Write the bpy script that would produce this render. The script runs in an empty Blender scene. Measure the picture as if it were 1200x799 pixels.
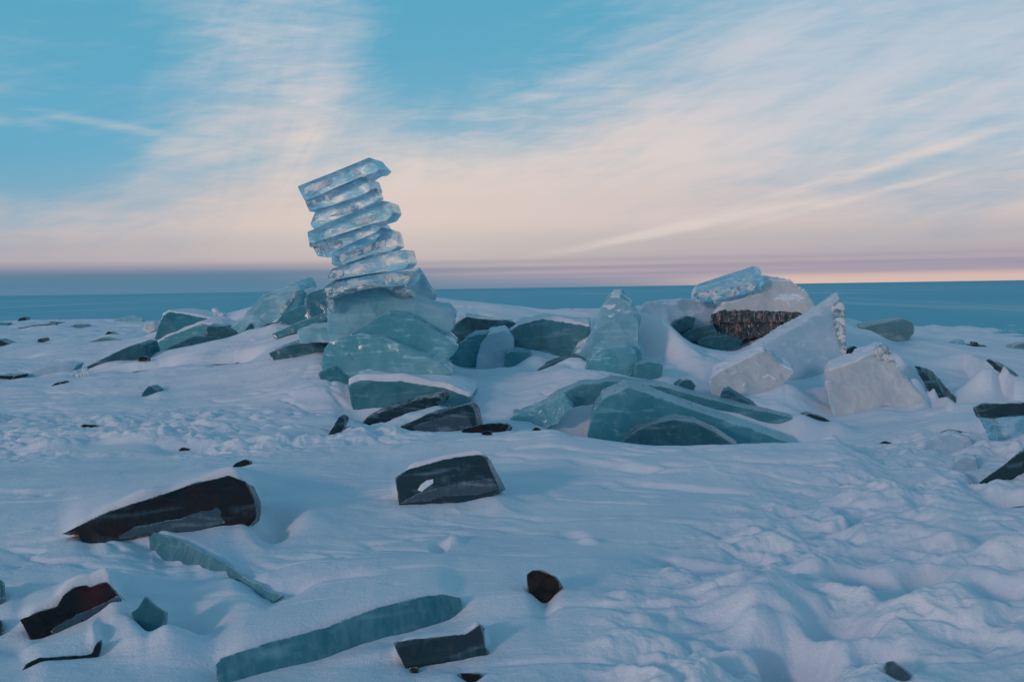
import bpy, bmesh, math, random
import numpy as np
from mathutils import Vector, Matrix

random.seed(4); rng = np.random.RandomState(11)
scene = bpy.context.scene
COL = scene.collection

# ------------------------------------------------------------------ camera
W, H = 1200.0, 799.0
LENS = 35.0
F = W * LENS / 36.0
EYE = 1.6
PITCH = math.atan(62.0 / F)
ROLL = math.atan(9.3 / 600.0)
cam_d = bpy.data.cameras.new('camera'); cam = bpy.data.objects.new('camera', cam_d); COL.objects.link(cam)
cam_d.lens = LENS; cam_d.sensor_width = 36.0; cam_d.clip_start = 0.05; cam_d.clip_end = 60000
R = (Matrix.Rotation(math.radians(90) - PITCH, 3, 'X') @ Matrix.Rotation(-ROLL, 3, 'Z'))
cam.matrix_world = Matrix.Translation((0, 0, EYE)) @ R.to_4x4()
scene.camera = cam
Rn = np.array(R)

def ray(x, y):
    d = Rn @ np.array([(x - W / 2) / F, -(y - H / 2) / F, -1.0])
    return d
def at(x, y, Y):
    """point on the sight line of photo position x, y at forward distance Y metres"""
    d = ray(x, y)
    return np.array([0, 0, EYE]) + d * (Y / d[1])

# ------------------------------------------------------------------ noise
_perm = rng.permutation(256); _perm = np.concatenate([_perm, _perm, _perm])
_g = rng.normal(size=(256, 3)); _g /= np.linalg.norm(_g, axis=1)[:, None]
def perlin(p):
    p = np.asarray(p, float)
    i = np.floor(p).astype(int); f = p - i; i &= 255
    u = f * f * f * (f * (f * 6 - 15) + 10)
    out = 0
    for dx in (0, 1):
        for dy in (0, 1):
            for dz in (0, 1):
                h = _perm[_perm[_perm[i[:, 0] + dx] + i[:, 1] + dy] + i[:, 2] + dz]
                g = _g[h]
                v = g[:, 0] * (f[:, 0] - dx) + g[:, 1] * (f[:, 1] - dy) + g[:, 2] * (f[:, 2] - dz)
                w = (u[:, 0] if dx else 1 - u[:, 0]) * (u[:, 1] if dy else 1 - u[:, 1]) * (u[:, 2] if dz else 1 - u[:, 2])
                out = out + v * w
    return out * 1.6
def fbm(p, o=4, gain=.5, lac=2.1):
    a, s = 1.0, 0
    for k in range(o):
        s = s + a * perlin(p + 17.3 * k); p = p * lac; a *= gain
    return s
def worley(p, jit=.9):
    i0 = np.floor(p).astype(int); best = np.full(len(p), 9.0)
    for dx in (-1, 0, 1):
        for dy in (-1, 0, 1):
            for dz in (-1, 0, 1):
                c_ = i0 + (dx, dy, dz); q = c_ & 255
                h = _perm[_perm[_perm[q[:, 0]] + q[:, 1]] + q[:, 2]]
                f = c_ + .5 + jit * _g[h] * .5
                best = np.minimum(best, ((p - f) ** 2).sum(1))
    return best
def sstep(a, b, x):
    t = np.clip((x - a) / (b - a), 0, 1); return t * t * (3 - 2 * t)

# ------------------------------------------------------------------ materials
class E:
    """tiny expression builder over Math nodes"""
    nt = None
    def __init__(s, sock): s.s = sock
    @staticmethod
    def op(o, *a):
        n = E.nt.nodes.new('ShaderNodeMath'); n.operation = o
        for k, v in enumerate(a):
            if isinstance(v, E): E.nt.links.new(v.s, n.inputs[k])
            else: n.inputs[k].default_value = v
        return E(n.outputs[0])
    def __add__(s, o): return E.op('ADD', s, o)
    __radd__ = __add__
    def __sub__(s, o): return E.op('SUBTRACT', s, o)
    def __rsub__(s, o): return E.op('SUBTRACT', o, s)
    def __mul__(s, o): return E.op('MULTIPLY', s, o)
    __rmul__ = __mul__
    def __truediv__(s, o): return E.op('DIVIDE', s, o)
def ss(x, a, b):
    n = E.nt.nodes.new('ShaderNodeMapRange'); n.interpolation_type = 'SMOOTHSTEP'
    E.nt.links.new(x.s, n.inputs[0]); n.inputs[1].default_value = a; n.inputs[2].default_value = b
    return E(n.outputs[0])
def mixc(f, a, b, blend='MIX'):
    n = E.nt.nodes.new('ShaderNodeMix'); n.data_type = 'RGBA'; n.blend_type = blend
    for k, v in ((0, f), (6, a), (7, b)):
        if isinstance(v, E): E.nt.links.new(v.s, n.inputs[k])
        elif isinstance(v, tuple): n.inputs[k].default_value = (*v, 1)
        else: n.inputs[k].default_value = v
    return E(n.outputs[2])
def noise(vec, scale, detail=4, rough=.5, dist=0, which=0):
    n = E.nt.nodes.new('ShaderNodeTexNoise')
    if vec is not None: E.nt.links.new(vec.s, n.inputs['Vector'])
    n.inputs['Scale'].default_value = scale; n.inputs['Detail'].default_value = detail
    n.inputs['Roughness'].default_value = rough; n.inputs['Distortion'].default_value = dist
    return E(n.outputs[which])
def comb(x, y, z):
    n = E.nt.nodes.new('ShaderNodeCombineXYZ')
    for k, v in enumerate((x, y, z)):
        if isinstance(v, E): E.nt.links.new(v.s, n.inputs[k])
        else: n.inputs[k].default_value = v
    return E(n.outputs[0])
def mapping(vec, scale=(1, 1, 1), rot=(0, 0, 0)):
    n = E.nt.nodes.new('ShaderNodeMapping'); E.nt.links.new(vec.s, n.inputs[0])
    n.inputs['Scale'].default_value = scale; n.inputs['Rotation'].default_value = rot
    return E(n.outputs[0])
def bump(h, strength, dist):
    n = E.nt.nodes.new('ShaderNodeBump'); n.inputs['Strength'].default_value = strength
    n.inputs['Distance'].default_value = dist; E.nt.links.new(h.s, n.inputs['Height']); return E(n.outputs[0])
def newmat(name):
    m = bpy.data.materials.new(name); m.use_nodes = True; nt = m.node_tree
    E.nt = nt; return m, nt, nt.nodes['Principled BSDF']
def setin(node, **kw):
    for k, v in kw.items():
        i = node.inputs[k.replace('_', ' ')]
        if isinstance(v, E): E.nt.links.new(v.s, i)
        elif isinstance(v, tuple): i.default_value = (*v, 1) if len(v) == 3 else v
        else: i.default_value = v
def objc():
    n = E.nt.nodes.new('ShaderNodeTexCoord'); return E(n.outputs['Object'])
def objrand():
    n = E.nt.nodes.new('ShaderNodeObjectInfo'); return E(n.outputs['Random'])
def normal_z():
    g = E.nt.nodes.new('ShaderNodeNewGeometry'); s = E.nt.nodes.new('ShaderNodeSeparateXYZ')
    E.nt.links.new(g.outputs['Normal'], s.inputs[0]); return E(s.outputs[2])

def mat_snow():
    m, nt, b = newmat('snow')
    c = objc()
    n1 = noise(c, 1.3, 5); n2 = noise(c, 55, 3, .6); n3 = noise(mapping(c, (1, 3.2, 3)), 9, 5, .6)
    col = mixc(ss(n1, .35, .7), (.70, .765, .85), (.80, .83, .88))
    n4 = noise(c, 190, 2, .6)
    setin(b, Base_Color=col, Roughness=.7, Normal=bump(n2 * .38 + n3 * .5 + n4 * .16, .6, .02))
    b.inputs['Specular IOR Level'].default_value = .25
    return m
def mat_ice(name, c1, c2, frost=.35, trans=.3, rough=.3, dust=.5, sss=.5, cracks=0.0, stria=0.0):
    """translucent lake ice: tinted body, soft milky streaks, worn pale edges with a painted highlight, blown snow on what faces up"""
    m, nt, b = newmat(name)
    c = objc()
    n1 = noise(c, 1.6, 3, .5, .6); n2 = noise(c, 7, 5, .6, .3); n3 = noise(mapping(c, (1, 1, 5), (.25, .3, 0)), 2.2, 4, .55, .6)
    body = mixc(ss(n1, .3, .7), c1, c2)
    fr = ss(n3 * .75 + n2 * .25, .50, .68) * frost
    body = mixc(fr, body, (.50, .74, .80))
    g = nt.nodes.new('ShaderNodeNewGeometry'); edge = ss(E(g.outputs['Pointiness']) + (n2 - .5) * .05, .53, .60) * .55  # edge highlight painted into the body colour, over worn edges
    body = mixc(edge, body, (.60, .80, .86))
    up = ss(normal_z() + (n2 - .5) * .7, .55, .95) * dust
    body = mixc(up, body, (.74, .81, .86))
    body = mixc(objrand() * .35, body, c1)
    n6 = noise(mapping(c, (26, 26, 2.5)), 1, 4, .6); body = mixc(ss(n6, .35, .75) * stria, body, (.30, .55, .62))
    # healed cracks
    v = nt.nodes.new('ShaderNodeTexVoronoi'); v.feature = 'DISTANCE_TO_EDGE'; v.inputs['Scale'].default_value = 2.1
    wv = nt.nodes.new('ShaderNodeVectorMath'); wv.operation = 'ADD'; nt.links.new(mapping(c, (1, 1, 1.6), (.3, .2, .5)).s, wv.inputs[0]); nt.links.new(mapping(noise(c, 5, 3, .6, 0, 1), (.12, .12, .12)).s, wv.inputs[1])
    nt.links.new(wv.outputs[0], v.inputs['Vector'])
    crack = (1 - ss(E(v.outputs['Distance']), .002, .03)) * cracks
    body = mixc(crack * ss(n1, .4, .6), body, (.72, .86, .90))
    setin(b, Base_Color=body, Roughness=rough + .3 * fr + .4 * up, IOR=1.31,
          Transmission_Weight=(1 - fr) * (1 - up) * trans, Normal=bump(n3 * .5 + n2 * .35, .35, .04))
    b.inputs['Subsurface Weight'].default_value = sss
    b.inputs['Subsurface Radius'].default_value = (.25, .8, 1.0); b.inputs['Subsurface Scale'].default_value = .12
    return m
def mat_glass(name, tint, frost, frostcol=(.55, .72, .8), rough=.06, scale=1.0, bumpd=.05, window=.8, lo=.46):
    """clear ice slab: glassy, some patches clear right through, others crazed white"""
    m, nt, b = newmat(name)
    c = objc()
    n2 = noise(c, 5 * scale, 6, .62, .6); n3 = noise(mapping(c, (1, 1, 4)), 7 * scale, 6, .65, 1.2); n5 = noise(mapping(c, (1, .04, 2.4)), 3.4 * scale, 6, .68, .5)
    v = nt.nodes.new('ShaderNodeTexVoronoi'); v.feature = 'F1'; v.inputs['Scale'].default_value = 15 * scale
    nt.links.new(mapping(c, (1, 1, .6)).s, v.inputs['Vector']); vd = E(v.outputs['Distance'])
    fr = ss(n2, lo, lo + .2) * frost
    win = ss(n5, .50, .535) * window
    body = mixc(win, tint, (.97, .98, 1.0))
    body = mixc(fr, body, frostcol)
    setin(b, Base_Color=body, Roughness=rough + .35 * fr, IOR=1.31, Transmission_Weight=1 - .85 * fr)
    n = nt.nodes.new('ShaderNodeBump'); n.inputs['Distance'].default_value = bumpd
    nt.links.new((n3 * .7 + vd * .35 + n2 * .3).s, n.inputs['Height']); nt.links.new((.55 - win * .48).s, n.inputs['Strength'])
    nt.links.new(n.outputs[0], b.inputs['Normal'])
    b.inputs['Specular IOR Level'].default_value = .7
    return m
def mat_dark(name, dark, red, gray, frost=.5, redamt=.6):
    """clear black ice: glossy, with long grey fracture streaks and a little deep red"""
    m, nt, b = newmat(name)
    c = objc()
    n1 = noise(c, 1.8, 3, .5, .4); n2 = noise(mapping(c, (.7, 1, 3.4), (0, .28, 0)), 3.2, 5, .55, .7); n3 = noise(mapping(c, (3, 1, .8)), 14, 4, .6)
    n4 = noise(c, 5, 4)
    body = mixc(ss(n1, .45, .62) * redamt, dark, red)
    fr = ss(n2 + (n3 - .5) * .18, .50, .70) * frost
    body = mixc(fr, body, gray)
    g = nt.nodes.new('ShaderNodeNewGeometry'); edge = ss(E(g.outputs['Pointiness']) + (n4 - .5) * .06, .53, .60) * .85  # painted rim highlight along convex edges
    body = mixc(edge, body, (.22, .33, .38))
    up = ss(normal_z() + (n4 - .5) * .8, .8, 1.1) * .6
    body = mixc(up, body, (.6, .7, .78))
    setin(b, Base_Color=body, Roughness=.2 + .35 * fr + .4 * up, IOR=1.31, Normal=bump(n2 * .5 + n3 * .12, .35, .02))
    return m
def mat_candled():
    m, nt, b = newmat('candled_ice')
    c = objc()
    n1 = noise(mapping(c, (13, 13, 3.5)), 1, 5, .65, .3); n2 = noise(mapping(c, (30, 30, 9)), 1, 4, .6); n3 = noise(c, 2.5, 3)
    body = mixc(ss(n1 + (n3 - .5) * .4, .44, .52), (.03, .08, .10), (.11, .11, .12))
    body = mixc(ss(n1 * .6 + n2 * .4, .50, .58), body, (.33, .25, .23))
    body = mixc(ss(n2 + (n1 - .5) * .5, .58, .68), body, (.50, .46, .46))
    setin(b, Base_Color=body, Roughness=.18, IOR=1.31, Normal=bump(n1 + n2 * .5, .9, .05))
    b.inputs['Transmission Weight'].default_value = .15
    return m

M = {
 'snow': mat_snow(),
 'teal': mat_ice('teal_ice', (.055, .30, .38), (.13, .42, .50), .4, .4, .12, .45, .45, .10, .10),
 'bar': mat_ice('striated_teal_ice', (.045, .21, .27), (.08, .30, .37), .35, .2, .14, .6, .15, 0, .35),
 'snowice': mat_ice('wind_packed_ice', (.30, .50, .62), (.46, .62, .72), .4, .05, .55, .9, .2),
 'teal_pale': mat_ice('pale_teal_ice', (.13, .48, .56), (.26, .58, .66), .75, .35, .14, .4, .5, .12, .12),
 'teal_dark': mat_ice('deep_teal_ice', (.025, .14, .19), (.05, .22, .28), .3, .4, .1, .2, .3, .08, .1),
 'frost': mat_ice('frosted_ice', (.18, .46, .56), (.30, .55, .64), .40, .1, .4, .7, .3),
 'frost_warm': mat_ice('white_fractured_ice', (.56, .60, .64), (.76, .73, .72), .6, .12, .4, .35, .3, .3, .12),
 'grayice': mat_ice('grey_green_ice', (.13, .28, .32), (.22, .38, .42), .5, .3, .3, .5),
 'glass': mat_glass('clear_ice', (.33, .68, .84), .22, rough=.02, bumpd=.035),
 'glass_white': mat_glass('crazed_glint_ice', (.85, .96, .98), .9, (.93, .93, .92), .05, 1.6, .06, .9, .40),  # crazed white, lightened to paint glints on the tower
 'crystal': mat_candled(),
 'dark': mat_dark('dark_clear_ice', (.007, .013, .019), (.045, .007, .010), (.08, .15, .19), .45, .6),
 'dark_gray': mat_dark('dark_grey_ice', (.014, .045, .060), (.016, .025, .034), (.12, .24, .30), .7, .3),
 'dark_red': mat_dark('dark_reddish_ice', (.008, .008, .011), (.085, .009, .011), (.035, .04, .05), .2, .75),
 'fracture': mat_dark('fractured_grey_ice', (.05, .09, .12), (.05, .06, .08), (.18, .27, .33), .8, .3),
}

# ------------------------------------------------------------------ the pieces of ice, as outline and distance
# each: name, label, category, outline seen in the photograph, distance in metres, how it runs back, turn, lean, material ...
QUEUE = []
def ice(*a, **k): QUEUE.append((a, k))
TW = 'slabs of the leaning ice tower'
# --- tower, from the top slab down; white inlays paint its glints
ice('ice_slab', 'topmost slab of the leaning ice tower, its right tip chipped to a point', 'ice slab',
    [(348.5,219.5),(433,185.5),(437,191),(445.5,196.5),(440,201.5),(432,203),(424,208),(357,235)], 14.6, (.1,.75,.04), -6, 4, 'glass', .007, .10, group=TW, vox=.010, parts=[('glint_patch', [(356,221),(364,216),(374,213),(382,209),(391,211),(388,216),(376,222),(364,229),(358,230)], 'glass_white', .006, .03), ('glint_patch', [(411,201),(416,199),(423,203),(418,206)], 'glass_white', .006, .03)])
ice('ice_slab', 'second slab from the top of the ice tower, whitish at its left end', 'ice slab',
    [(357,236.5),(424,208.5),(430,209.5),(434,221),(428,228.5),(362.5,247.5)], 14.65, (.1,.7,.02), 4, 0, 'glass', .007, .10, group=TW, vox=.010, parts=[('glint_patch', [(359,237),(369,234),(372,240),(366,245),(361,243)], 'glass_white', .006, .03), ('glint_patch', [(380,229),(388,228),(389,234),(382,236)], 'glass_white', .006, .03)])
ice('ice_slab', 'third slab from the top of the ice tower, rounded at both ends', 'ice slab',
    [(363.5,262),(369,249.5),(431,226),(441,220.5),(446.5,231),(441,235),(368,267.5)], 14.6, (-.05,.8,.05), -8, 0, 'glass', .007, .10, group=TW, vox=.010, parts=[('glint_patch', [(384,254),(392,251),(398,246),(410,242),(420,241),(419,246),(408,249),(396,253)], 'glass_white', .006, .03)])
ice('ice_slab', 'fourth slab from the top of the ice tower, jutting out furthest right', 'ice slab',
    [(360,273),(448,236),(457,237.5),(461,247.5),(455,256.5),(440,261),(372,285.5),(363,289)], 14.5, (.05,.85,.03), 6, 3, 'glass', .007, .10, group=TW, vox=.010, parts=[('glint_patch', [(410,262),(418,257),(430,254),(443,251),(444,257),(432,261),(418,264)], 'glass_white', .006, .03)])
ice('ice_slab', 'fifth slab from the top of the ice tower, wedged under the one jutting right', 'ice slab',
    [(366,289),(371,284.5),(441,262),(447,272),(436,285),(388,301.5),(372,299.5)], 14.65, (.1,.8,.02), -5, 2, 'glass', .007, .10, group=TW, vox=.010, parts=[('glint_patch', [(369,292),(380,286),(392,283),(401,281),(401,288),(390,294),(376,297)], 'glass_white', .006, .03)])
ice('ice_slab', 'sixth slab from the top of the ice tower, thick and blunt at its right end', 'ice slab',
    [(388,309),(389.5,296),(442,272),(447,267),(463,271),(466.5,288),(459,293),(410,308),(393,311)], 14.55, (.02,.8,.02), 5, 2, 'glass', .007, .10, group=TW, vox=.010, parts=[('glint_patch', [(413,300),(416,293),(430,289),(440,284),(452,281),(452,288),(438,293),(424,299)], 'glass_white', .006, .03), ('glint_patch', [(392,305),(402,297),(410,300),(402,307)], 'glass_white', .006, .03)])
ice('ice_slab', 'seventh slab from the top of the ice tower, with a bright white left end', 'ice slab',
    [(383.5,325.5),(389,316),(440,297.5),(476,293.5),(479.5,308),(474,314),(388,331)], 14.6, (.05,.8,.02), -5, 2, 'glass', .007, .10, group=TW, vox=.010,
    parts=[('glint_end', [(384,325),(390,317),(402,316),(403,322),(396,328),(386,330)], 'glass_white', .012, .05)])  # white end paints a lit facet
ice('ice_slab', 'bottom slab of the ice tower, broad with a bright white right end', 'ice slab',
    [(379.5,337.5),(392,329),(450,319),(485,317),(483,325),(477,333),(430,337.5),(392,347.5),(384,351)], 14.5, (.05,.9,.0), 3, 3, 'glass', .007, .10, group=TW, vox=.010,
    parts=[('glint_patch', [(416,336),(428,333),(431,336),(420,339)], 'glass_white', .006, .03), ('glint_patch', [(438,334),(444,329),(448,334),(443,336)], 'glass_white', .006, .03), ('glint_edge', [(450,324),(482,320),(478,331),(452,334)], 'glass_white', .012, .05), ('glint_edge', [(380,338),(402,335),(404,342),(392,347),(384,350)], 'glass_white', .012, .05)])  # white inlays and ends paint glints
# --- pedestal under the tower
PB = 'big ice blocks under the tower'
ice('ice_block', 'big pale ice block directly under the ice tower, its tip pointing right', 'ice block',
    [(382,385),(386,352),(395,345),(440,338),(470,351),(500,360),(525,364),(533,374),(530,385),(518,393),(495,400),(440,400),(400,402),(386,398)], 14.75, (0,1.1,.1), 8, 22, 'frost', .05, .5, group=PB)
ice('ice_block', 'pointed turquoise ice plate leaning below the pale block under the tower', 'ice block',
    [(405,420),(412,392),(440,372),(455,366),(475,368),(505,384),(537,407),(530,416),(523,423),(500,430),(440,430)], 14.3, (0,.8,.1), 14, 30, 'teal_pale', .035, .5, group=PB)
ice('ice_block', 'bulky rounded turquoise ice block at the foot of the tower pile', 'ice block',
    [(375,428),(378,408),(386,399),(412,394),(425,391),(450,398),(480,410),(520,428),(532,438),(500,446),(460,450),(420,450),(395,446),(378,438)], 13.95, (0,.9,.1), -6, 20, 'teal_pale', .045, .5, group=PB)
ice('ice_block', 'long low teal ice block with snow on top below the tower pile', 'ice block',
    [(408,452),(420,446),(470,447),(520,454),(552,466),(548,474),(520,482),(470,498),(440,500),(418,492),(411,474)], 13.3, (.1,.9,.05), 4, 8, 'teal', .03, .5, cap=.09, group=PB, cut=.3)
ice('ice_block', 'dark teal ice block wedged left of the long low teal block', 'ice block',
    [(372,438),(388,430),(412,444),(411,486),(398,486),(384,466)], 13.8, (.1,.6,0), 10, 5, 'teal', .03, .4)
ice('ice_slab', 'small white frosted slab sticking out left of the tower base', 'ice slab',
    [(347,389),(352,384),(390,382),(394,392),(392,401),(352,402)], 14.9, (.1,.6,.05), 0, 20, 'frost', .02, .2)
ice('ice_slab', 'dark teal slab buried under the small white slab left of the tower', 'ice slab',
    [(314,414),(340,404),(378,401),(384,412),(350,424),(320,424)], 15.1, (.1,.6,.1), -5, 10, 'teal_dark', .02, .4)
ice('ice_block', 'snowy blue ice pyramid standing right behind the bottom of the tower', 'ice block',
    [(474,350),(478,322),(490,315),(496,324),(508,345),(506,360),(480,362)], 16.8, (0,.6,0), 10, 20, 'frost', .03, .3)
ice('ice_chunk', 'small clear chunk with white glints under the tower\'s right side', 'ice chunk',
    [(452,352),(456,342),(466,336),(478,338),(486,346),(478,352),(464,356)], 15.2, (0,.4,0), 0, 10, 'glass_white', .03, .15)
# --- plates in front of the pedestal
ice('ice_plate', 'upper of two dark-edged ice plates in the snow below the tower', 'ice plate',
    [(424,496),(430,488),(450,481),(480,471),(513,464),(517,470),(514,476),(480,486),(455,497),(438,502)], 12.55, (.15,.5,.10), 12, 6, 'dark_gray', .018, .15)
ice('ice_plate', 'lower of two dark-edged ice plates in the snow below the tower, grey fronted', 'ice plate',
    [(468,500),(500,486),(530,479),(548,474),(555,480),(560,502),(540,508),(500,510),(472,506)], 11.9, (.1,.5,.06), 6, 20, 'dark_gray', .012, .2,
    parts=[('fracture_face', [(482,500),(520,488),(546,483),(555,502),(520,506),(490,506)], 'fracture', .012, .04)])
ice('ice_plate', 'dark ice plate standing on edge at the left of the dark-edged pair', 'ice plate',
    [(379,518),(388,503),(398,487),(404,491),(402,502),(390,519)], 11.0, (.05,.5,.04), 40, 10, 'dark_gray', .01, .15)
ice('ice_chunk', 'flat dark ice chunk on the snow crest right of the dark-edged plates', 'ice chunk',
    [(538,504),(556,499),(575,496),(592,496),(598,500),(592,507),(565,509),(545,508)], 10.8, (.05,.3,0), 0, 25, 'dark', .012, .12)
ice('ice_chunk', 'tiny brown ice crumb touching the flat dark chunk on the crest', 'ice chunk',
    [(563,507),(570,504),(577,506),(577,511),(566,512)], 10.2, (0,.06,0), 0, 20, 'dark_red', .006, .06)
ice('ice_chunk', 'tiny dark ice crumb alone on the snow crest before the teal hollow', 'ice chunk',
    [(622,505),(627,500),(633,502),(635,507),(626,509)], 9.9, (0,.08,0), 0, 20, 'dark_red', .006, .06)
# --- great teal slab and the plates in the hollow before it
ice('ice_slab', 'longest teal ice slab edge curving under the snow behind the crest', 'ice slab',
    [(585,500),(600,484),(640,469),(680,452),(720,447),(775,453),(830,467),(900,484),(960,499),(994,514),(990,530),(900,540),(750,540),(690,530),(620,512)], 13.45, (0,.9,.03), 3, 6, 'teal', .03, .7)
ice('ice_plate', 'broad smooth pale teal plate leaning in the hollow before the longest slab', 'ice plate',
    [(688,512),(694,484),(706,468),(735,454),(750,458),(800,476),(870,499),(935,522),(930,536),(760,536),(700,526)], 12.7, (0,.35,.1), 6, 30, 'teal', .015, .8)
ice('ice_plate', 'low dark teal arched plate in front of the broad pale teal plate', 'ice plate',
    [(725,520),(745,506),(768,496),(790,492),(815,496),(840,508),(868,526),(850,536),(735,536)], 11.9, (0,.3,.1), -4, 35, 'teal_dark', .02, .6)
ice('ice_chunk', 'glinting teal shard at the left end of the longest slab', 'ice chunk',
    [(592,500),(602,488),(640,474),(662,466),(672,478),(655,496),(625,506)], 13.0, (0,.25,.05), -20, 20, 'teal_pale', .035, .14)
# --- middle heap
ice('ice_slab', 'grey-green slab edge under the broad snow dome right of the tower', 'ice slab',
    [(518,396),(530,382),(545,371),(560,373),(604,378),(604,388),(570,394),(545,400),(522,402)], 17.85, (0,.8,.05), 0, 5, 'teal_dark', .03, .5)
ice('ice_plate', 'dark steep plate below the grey-green slab right of the tower', 'ice plate',
    [(522,424),(538,402),(552,394),(572,392),(574,404),(562,432),(540,434)], 16.9, (.1,.3,.1), 12, 25, 'teal', .03, .4)
ice('ice_block', 'snow-white wedge block between the dark steep plate and the turquoise block', 'ice block',
    [(556,436),(562,406),(573,391),(592,387),(602,398),(604,420),(598,436)], 16.7, (0,.6,.1), -8, 28, 'snowice', .03, .4)
ice('ice_block', 'large turquoise ice block with snow on top left of the snowy pinnacle', 'ice block',
    [(594,404),(598,388),(608,380),(635,375),(692,382),(690,396),(676,424),(640,414),(612,408)], 17.0, (.1,.9,.05), -4, 8, 'teal', .035, .5, cap=.07, cut=.35)
ice('ice_chunk', 'small teal wedge below the large turquoise block', 'ice chunk',
    [(590,432),(592,414),(600,411),(624,414),(612,424),(604,432)], 16.3, (0,.3,.05), 5, 20, 'teal', .02, .25)
ice('ice_block', 'tall pointed snowy ice pinnacle in the middle of the heap', 'ice block',
    [(655,440),(688,402),(704,366),(716,349),(727,348),(740,362),(750,380),(748,402),(754,420),(750,446),(700,446)], 16.4, (.1,.6,.15), -6, 30, 'frost', .05, .45, cap=.03, cut=.55)
ice('ice_plate', 'glassy blue plate leaning on the foot of the snowy pinnacle', 'ice plate',
    [(682,440),(694,418),(708,406),(735,408),(746,418),(744,440),(715,446)], 15.7, (0,.25,.1), 6, 25, 'teal_pale', .03, .4)
ice('ice_chunk', 'small teal block at the right foot of the snowy pinnacle', 'ice chunk',
    [(742,446),(745,428),(760,424),(777,428),(776,440),(766,448)], 15.4, (0,.35,.02), 0, 12, 'teal', .02, .25)
ice('ice_chunk', 'lone rounded teal lump in snow above the longest slab', 'ice chunk',
    [(793,452),(800,446),(809,445),(816,452),(813,459),(800,460)], 14.5, (0,.3,.0), 0, 15, 'teal_dark', .012, .2)
ice('ice_block', 'snow-dusted blue block behind the pinnacle\'s right shoulder', 'ice block',
    [(745,392),(748,366),(758,356),(775,352),(800,350),(835,352),(842,372),(810,392)], 19.4, (.1,.8,0), 6, 35, 'snowice', .05, .5)
# --- crystal block group
ice('ice_slab', 'clear sparkling slab lying on the skyline left of the snowy boulder', 'ice slab',
    [(809,350),(815,343),(850,331),(885,320),(893,323),(896,331),(886,341),(850,351),(825,355),(812,354)], 19.2, (.15,.7,.16), 4, 5, 'glass', .03, .2,
    parts=[('crazed_face', [(811,350),(816,344),(850,338),(884,332),(884,340),(850,350),(825,354),(813,353)], 'glass_white', .015, .06)])
ice('ice_block', 'snow covered boulder of ice on the skyline above the candled block', 'ice block',
    [(834,372),(848,357),(872,350),(886,338),(902,327),(926,329),(944,345),(960,364),(948,376),(925,376),(880,374)], 19.3, (.1,1.2,.05), 4, 30, 'frost_warm', .05, .5, cap=.05, cut=.5)
ice('ice_block', 'dark candled ice block with brown sparkles under the snow covered boulder', 'ice block',
    [(836,370),(845,365),(900,366),(940,368),(930,378),(910,388),(890,394),(862,399),(842,396),(837,382)], 18.9, (.1,.7,.02), 0, 4, 'crystal', .05, .10,
    parts=[('upper_layer', [(838,370),(846,366),(938,368),(925,378),(860,379),(840,378)], 'crystal', .05, .12)])
ice('ice_slab', 'dark green slab poking out left of the candled block', 'ice slab',
    [(796,396),(812,384),(836,380),(842,394),(826,399),(804,404)], 18.7, (.1,.5,.03), -5, 12, 'teal_dark', .02, .3)
ice('ice_slab', 'low dark green lens of ice below the candled block', 'ice slab',
    [(816,400),(830,394),(850,394),(870,400),(866,410),(845,413),(824,409)], 18.2, (.1,.5,.03), 5, 12, 'teal_dark', .02, .3)
ice('ice_plate', 'big snow-blue sloping plate with a glassy right edge below the boulder', 'ice plate',
    [(856,446),(880,415),(905,398),(940,380),(965,363),(984,351),(989,360),(992,424),(975,436),(940,448),(900,452)], 17.3, (.05,.3,.18), -10, 35, 'snowice', .03, .6,
    parts=[('glassy_edge', [(974,360),(984,351),(989,357),(992,422),(986,420),(980,395)], 'glass_white', .03, .12)])
ice('ice_block', 'frosted white block with a slanting top left of the largest pale one', 'ice block',
    [(830,452),(832,443),(860,427),(895,411),(903,415),(920,432),(931,436),(918,452),(890,462),(865,466),(850,472),(838,472),(834,464)], 15.0, (.1,.45,.12), 14, 28, 'frost_warm', .025, .2, cap=.03, cut=.5)
ice('ice_plate', 'thin dark teal triangle plate before the frosted white block', 'ice plate',
    [(842,474),(845,458),(852,457),(870,468),(905,488),(898,494),(870,486)], 14.3, (.05,.15,.05), 5, 25, 'teal_dark', .01, .3)
ice('ice_block', 'largest pale pinkish ice block with a glassy tip on the right slope', 'ice block',
    [(967,441),(973,434),(1000,425),(1028,411),(1038,410),(1046,420),(1062,444),(1088,474),(1060,480),(1040,476),(1000,486),(978,490),(970,470)], 14.9, (.15,.6,.1), 10, 22, 'frost_warm', .03, .25, cap=.03, cut=.5,
    parts=[('glassy_tip', [(1020,416),(1031,403),(1040,408),(1048,424),(1034,424)], 'glass_white', .02, .12)])
ice('ice_chunk', 'dark hollow-eyed chunk tucked behind the glassy edged plate', 'ice chunk',
    [(990,424),(991,410),(1004,406),(1009,412),(1000,424)], 17.6, (0,.3,0), 0, 10, 'dark_gray', .02, .15)
ice('ice_slab', 'grey translucent slab jutting from the skyline over the right slope', 'ice slab',
    [(1008,384),(1030,378),(1060,374),(1070,378),(1072,390),(1062,402),(1045,402),(1028,392)], 20.6, (.1,.7,.03), 0, 8, 'grayice', .025, .3)
ice('ice_plate', 'long dark plate edge slicing down the snow right of the pale block', 'ice plate',
    [(1070,428),(1076,429),(1090,444),(1106,462),(1121,479),(1115,484),(1098,471),(1084,455)], 15.4, (.3,.3,-.05), 25, 15, 'dark_gray', .012, .15)
ice('ice_plate', 'short thin dark plate edge high on the far right slope', 'ice plate',
    [(1152,419),(1160,422),(1175,431),(1191,444),(1186,446),(1166,434)], 16.2, (.3,.3,-.05), 25, 15, 'dark_gray', .008, .12)
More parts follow.
